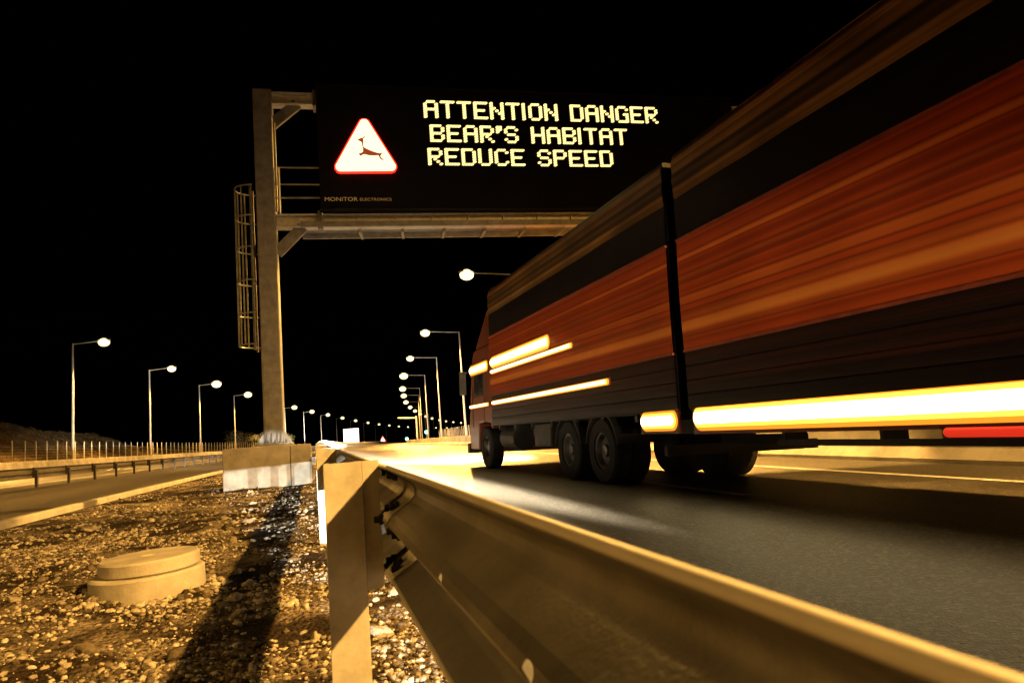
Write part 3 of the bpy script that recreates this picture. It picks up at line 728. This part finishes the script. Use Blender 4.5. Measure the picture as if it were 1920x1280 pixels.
# ------------------------------------------------------------------ far things on the bend
ps = thing('lit_panel_sign', 'square white sign panel shining beside the far bend', 'road sign', pt(-.9, 155))
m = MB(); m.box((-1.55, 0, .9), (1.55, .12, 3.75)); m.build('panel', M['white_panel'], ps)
m = MB(); m.cyl((-.8, .2, 0), (-.8, .2, 3.5), .06); m.cyl((.8, .2, 0), (.8, .2, 3.5), .06); m.build('support', M['pole'], ps)
ts = thing('warning_sign', 'small red-edged triangular sign far off beside the white panel', 'road sign', pt(-.8, 255))
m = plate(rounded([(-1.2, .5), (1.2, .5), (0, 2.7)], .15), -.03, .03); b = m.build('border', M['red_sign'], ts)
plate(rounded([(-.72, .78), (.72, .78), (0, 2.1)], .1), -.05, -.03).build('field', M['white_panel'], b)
m = MB(); m.cyl((0, .1, 0), (0, .1, 1.6), .04); m.build('support', M['pole'], ts)
for (u, s, z, lab) in ((9.0, 230, 1.1, 'small green signal light low over the far end of the road'), (15.6, 200, 2.7, 'green signal light seen between the lamp poles at the far bend')):
    t = thing('traffic_light', lab, 'traffic light', pt(u, s))
    m = MB(); m.cyl((0, 0, 0), (0, 0, z), .06); m.build('pole', M['pole'], t)
    m = MB(); m.box((-.3, -.1, z-.6), (.3, .15, z+.9)); h = m.build('signal_head', M['black'], t)
    m = MB(); m.ellipsoid((0, -.12, z), .5, .1, .45, 12, 6); m.build('lens', M['green'], h)
ma = thing('mast_arm', 'unlit mast with a short bare arm among the right street lamps', 'mast', pt(11.5, 118))
m = MB(); m.cyl((0, 0, 0), (0, 0, 4.6), .16, .13); m.build('pole', M['pole'], ma)
m = MB(); m.bar((0, 0, 4.25), (-3.0, 0, 4.45), .22, .2); m.build('arm', M['pole'], ma)
def bush(x, y, r, h, label):
    z = ground_at(x, y); t = thing('bush', label, 'bush', (x, y, z)); st = MB(); lf = MB()
    for k in range(5):
        a = random.uniform(0, 6.28); st.cyl((0, 0, -.1), (math.cos(a)*r*.5, math.sin(a)*r*.5, h*.6), .05, .02, n=6)
    cl = [(random.gauss(0, r*.4), random.gauss(0, r*.4), h*random.uniform(.3, .95), random.uniform(.25, .5)*r) for _ in range(14)]
    for k in range(1500):
        c = random.choice(cl); p = Vector((c[0]+random.gauss(0, c[3]*.5), c[1]+random.gauss(0, c[3]*.5), max(.1, c[2]+random.gauss(0, c[3]*.4))))
        a = Vector((random.gauss(0, 1), random.gauss(0, 1), random.gauss(0, 1))).normalized()*random.uniform(.06, .16); b = a.orthogonal().normalized()*.06
        lf.add([p-a, p+b, p+a, p-b], [(0, 1, 2, 3)])
    st.build('stem', M['bark'], t); lf.build('foliage', M['leaf'], t)
bush(-13.9, 150, 2.6, 4.4, 'rounded bush left of the gantry leg beyond the fence')
bush(-10.5, 158, 2.4, 3.4, 'lower bush right behind the gantry leg')
bush(-6.5, 185, 2.5, 3.4, 'far low bush to the right of the gantry leg')

# ------------------------------------------------------------------ lorry and trailer
def truck_frame(YF, XF):
    psi = R(2.0); g = 0.010; sl = 0.035
    f = Vector((-math.sin(psi), math.cos(psi), g)).normalized()
    r = Vector((math.cos(psi), math.sin(psi), -sl)); r = (r-f*r.dot(f)).normalized(); u = r.cross(f)
    return Matrix(((r.x, f.x, u.x, XF), (r.y, f.y, u.y, YF), (r.z, f.z, u.z, zr(XF+.4, YF)), (0, 0, 0, 1)))
TF = truck_frame(18.4, 3.90)
lorry = thing('lorry', 'tall dark orange lorry with amber bars shaped like lamp streaks passing under the gantry', 'lorry'); lorry.matrix_world = TF
trailer = thing('trailer', 'covered trailer behind the lorry, dark orange with bright low bars shaped like lamp streaks', 'trailer'); trailer.matrix_world = TF
W = 2.55
def slats(mb, y0, y1, z0, z1, x=0.0, pitch=.11, depth=.012):
    """side wall of horizontal boards: a stepped profile swept along the body"""
    n = max(1, int(round((z1-z0)/pitch))); p = (z1-z0)/n; prof = []
    for k in range(n):
        a = z0+k*p; prof += [(x+depth, a), (x+.002, a+.012), (x, a+p*.5), (x+.002, a+p-.012), (x+depth, a+p-.002)]
    mb.sweep(prof, [(lambda a, b, y=y: Vector((a, y, b))) for y in (y0, y1)])
def wheel(parent, y, rad=.5, wid=.30, x=0.06, dual=False):
    prof = [(rad*.56, 0), (rad*.60, -.0), (rad*.93, .0), (rad, .035), (rad, wid-.035), (rad*.93, wid), (rad*.56, wid)]
    for xx in ([x] if not dual else [x, x+wid+.03]):
        m = MB(); m.wheel((xx, y, rad), prof, 40); t = m.build('tyre', M['rubber'], parent, shade=False)
        m = MB(); m.wheel((xx, y, rad), [(0.0, .06), (.08, .05), (.1, .09), (rad*.42, .10), (rad*.5, .03), (rad*.57, .02)], 32); m.build('rim', M['rim'], t)
    xo = W-x
    m = MB(); m.wheel((xo-wid*(2.1 if dual else 1), y, rad), [(0, 0), (rad*.93, 0), (rad, .035), (rad, wid*(2.1 if dual else 1)-.035), (rad*.93, wid*(2.1 if dual else 1)), (0, wid*(2.1 if dual else 1))], 32); m.build('tyre', M['rubber'], parent)
def mudguard(parent, y, rad, r2=None):
    m = MB(); n = 12; r = rad+.09
    pts = [(y+r*math.cos(t), rad+r*math.sin(t)) for t in [math.pi*(.06+.88*i/n) for i in range(n+1)]]
    m.sweep([(a, b) for a, b in pts]+[(y+(r-.02)*math.cos(t), rad+(r-.02)*math.sin(t)) for t in [math.pi*(.94-.88*i/n) for i in range(n+1)]],
            [(lambda a, b, x=x: Vector((x, a, b))) for x in (.03, .66)], closed_prof=True, caps=True)
    m.build('mudguard', M['chassis'], parent)
def streak_bar(parent, y0, y1, z, h, x=0.0, core='lamp_core', rim='streak_rim', red=False):  # glowing bars stretched along the side to imitate lamp streaks
    m = MB(); m.box((x-.012, y0-.02, z-h*.62), (x+.03, y1+.02, z+h*.62)); hs = m.build('streak_lamp', M['streak_outline'], parent)
    n = 8
    def tube_(nm, xb, dx, hh, ya, yb, mat_):
        # capsule shaped lens: half-round section with rounded ends
        m = MB(); r = hh*.5; st = [(ya+r*.9*(1-math.cos(t)), math.sin(t)) for t in [math.pi/2*i/5 for i in range(6)]]
        st = [(y, max(k, .05)) for y, k in st]+[(yb-(y-ya), max(k, .05)) for y, k in reversed(st)]
        m.sweep([(math.pi*(i/n-.5), 0) for i in range(n+1)], [(lambda a, b, y=y, k=k: Vector((xb-dx*k*math.cos(a), y, z+r*k*math.sin(a)))) for y, k in st], caps=True)
        m.build(nm, mat_, hs, shade=True)
    tube_('lens', x-.012, .030, h, y0, y1, M[rim])
    if core:
        tube_('streak_inner', x-.030, .022, h*.74, y0+.02, y1-.02, M['streak_mid'])
        tube_('streak_core', x-.046, .014, h*.46, y0+.05, y1-.05, M[core])
    return hs
def body(parent, y0, y1):
    zb, z1, z2, z3, z4 = 1.0, 1.72, 3.05, 3.58, 4.18
    m = MB(); m.box((.02, y0, zb), (W-.02, y1, z4-.02)); box = m.build('cargo_box', M['black_band'], parent)
    m = MB(); slats(m, y0, y1, zb+.02, z1-.02, -.004, .16, .014); m.build('side_board', M['lower_side'], parent)
    def sheet_side(name, a, b, x, mat_, bulge, ripple):
        nz, ny = 10, int(abs(y1-y0)/.16); m = MB(); vs = []
        for i in range(ny+1):
            y = y0+(y1-y0)*i/ny
            for k in range(nz+1):
                t = k/nz; z = a+(b-a)*t
                vs.append((x-bulge*math.sin(math.pi*t)*(0.6+.4*math.cos(2*math.pi*(y-y0)/1.35))-ripple*noise.noise(Vector((y*2.1, z*.9, x+b))), y, z))
        m.add(vs, [(i*(nz+1)+k, i*(nz+1)+k+1, (i+1)*(nz+1)+k+1, (i+1)*(nz+1)+k) for i in range(ny) for k in range(nz)])
        return m.build(name, mat_, parent, shade=True)
    cu = sheet_side('curtain', z1, z2, -.008, M['curtain'], .012, .004)
    sheet_side('upper_band', z2+.03, z3, .002, M['black_band'], .006, .003)
    # top tarpaulin: rolled edge, soft sag between hoops
    n = max(4, int((y0-y1)/.35)); prof = [(.0, z3+.01), (-.012, z3+.06), (-.004, z3+.16), (-.016, z3+.24), (-.002, z3+.34), (-.014, z3+.46), (.02, z4-.02), (.10, z4+.04), (W/2, z4+.08), (W-.1, z4+.04), (W, z4-.1)]
    m = MB(); m.sweep(prof, [(lambda a, b, y=y, i=i: Vector((a+.01*noise.noise(Vector((b*5, y*.8, 1))), y, b+.012*noise.noise(Vector((a, y*1.1, 4)))))) for i, y in enumerate([y0+(y1-y0)*k/n for k in range(n+1)])])
    m.build('roof_tarpaulin', M['gold_band'], parent, shade=True)
    m = MB(); m.bar((-.012, y0, z2+.012), (-.012, y1, z2+.012), .03, .03); m.bar((-.012, y0, z1-.012), (-.012, y1, z1-.012), .03, .03); m.build('piping', M['seam'], parent)
    m = MB(); m.box((.55, y0, .72), (.67, y1, zb)); m.box((W-.67, y0, .72), (W-.55, y1, zb))
    k = y0-.4
    while k > y1: m.box((.05, k-.04, .90), (W-.05, k+.04, zb)); k -= 1.1
    m.build('chassis_frame', M['chassis'], parent)
    return box
# lorry
body(lorry, -2.35, -10.55)
cabm = MB()
pr = [(0.12, .45), (0.0, .62), (0.0, 1.25), (-.10, 1.5), (-.42, 2.75), (-.62, 2.92), (-2.15, 2.95), (-2.15, .95), (-2.02, .95), (-1.98, 1.08), (-1.45, 1.12), (-.92, 1.08), (-.86, .45)]
pr = [(a-.12, b) for a, b in pr]
cabm.sweep(pr, [(lambda a, b, x=x, q=q: Vector((x, a, b+0))) for x, q in ((0.03, 0), (W-.03, 0))], closed_prof=True, caps=True)
cb = cabm.build('cab', M['cab'], lorry, bevel=.035)
m = MB(); m.add([(.05, -.9, 2.95), (.05, -2.25, 2.95), (.05, -2.25, 3.72), (.05, -2.05, 3.74), (W-.05, -.9, 2.95), (W-.05, -2.25, 2.95), (W-.05, -2.25, 3.72), (W-.05, -2.05, 3.74)], [(0,3,2,1),(4,5,6,7),(0,4,7,3),(3,7,6,2),(2,6,5,1)])
m.build('wind_deflector', M['cab'], cb)
m = MB(); m.add([(.024, -.62, 1.75), (.024, -1.55, 1.75), (.024, -1.55, 2.55), (.024, -.80, 2.55)], [(0, 1, 2, 3)]); m.build('side_window', M['glass'], cb)
m = MB(); m.box((.018, -1.62, .75), (.03, -1.60, 2.65)); m.box((.018, -.52, 1.0), (.03, -.50, 1.75)); m.box((.012, -1.5, 1.5), (.03, -1.34, 1.54)); m.build('door', M['chassis'], cb)
m = MB(); m.box((-.22, -.22, 1.85), (-.06, -.12, 2.45)); m.bar((-.1, -.2, 2.4), (.05, -.3, 2.45), .03, .03); m.build('mirror', M['chassis'], cb)
m = MB(); m.box((.0, -.14, .35), (W, .05, .6)); m.build('bumper', M['chassis'], cb)
for xx in (.15, W-.55):
    m = MB(); m.box((xx, .05, .62), (xx+.4, .03, .82)); m.build('headlight', M['lamp_core'], cb)
wheel(lorry, -1.55, .5, .30)
for y in (-6.82, -8.18): wheel(lorry, y, .5, .28, .04, True); mudguard(lorry, y, .5)
m = MB(); m.box((.08, -5.9, .55), (.6, -5.0, .98)); m.build('tool_box', M['chassis'], lorry, bevel=.03)
m = MB(); m.cyl((.36, -2.6, .72), (.36, -3.6, .72), .27, n=20); m.build('fuel_tank', M['chassis'], lorry)
m = MB(); m.box((.1, -10.05, .45), (W-.1, -9.97, .58)); m.build('rear_bumper', M['chassis'], lorry)
def row(parent, y0, y1, n, z, h, x, gap=.015, **kw):
    L_ = (y1-y0)/n
    for k in range(n): streak_bar(parent, y0+k*L_+gap/2, y0+(k+1)*L_-gap/2, z, h, x, **kw)
row(lorry, -2.1, -.40, 1, 2.44, .26, .025)
row(lorry, -6.35, -2.5, 1, 2.44, .27, -.012)
row(lorry, -7.4, -2.5, 1, 2.23, .10, -.012)
row(lorry, -2.1, -.35, 1, 1.52, .09, .02)
row(lorry, -8.7, -2.5, 1, 1.52, .10, -.004)
row(lorry, -10.5, -9.55, 1, .90, .26, .03)
# trailer
body(trailer, -10.80, -19.4)
for y in (-16.3, -17.65): wheel(trailer, y, .5, .28, .04, True); mudguard(trailer, y, .5)
streak_bar(trailer, -15.7, -10.86, .91, .30, .03); streak_bar(trailer, -19.0, -15.75, .91, .30, .03)
for y in (-14.2, -15.2): streak_bar(trailer, y-.9, y, .70, .07, .03, None, 'mk_red')
m = MB(); m.bar((W/2, -9.6, .62), (W/2, -11.2, .62), .12, .12); m.box((.035, -18.9, .60), (.065, -12.3, .655)); [m.box((.04, y-.02, .6), (.30, y+.02, 1.0)) for y in (-12.4, -13.6, -14.8)]; m.build('drawbar', M['chassis'], trailer)

# ------------------------------------------------------------------ headlights, added side fill
# the lorry's own dipped beams
for xx in (.35, W-.35):
    p = TF @ Vector((xx, .12, .74)); q = TF @ Vector((xx-1.6, 16, .15))
    spot('headlight_and_fill', p, q, P_OWN, (1.0, .90, .68), 46, .55, .06)
# a car following in the near lane, behind the camera, lights the road and the block
for xx in (2.2, 3.4):
    p = Vector((xx, -9.0, zr(2.5, -9)+.63))
    spot('headlight_and_fill', p, Vector((1.85 if xx < 3 else 2.45, 11, .72)), P_CAR, (1.0, .86, .60), 5.4, .9, .06)
    spot('headlight_and_fill', p, Vector((-.75, 15.2, .02)), P_BLOCK, (1.0, .90, .70), 6, .3, .05)
    spot('headlight_and_fill', p, Vector((4.3, 9.5, 2.3)), P_SIDE_FILL, (1.0, .80, .50), 11, .95, .06)  # extra beam added to brighten the lorry side
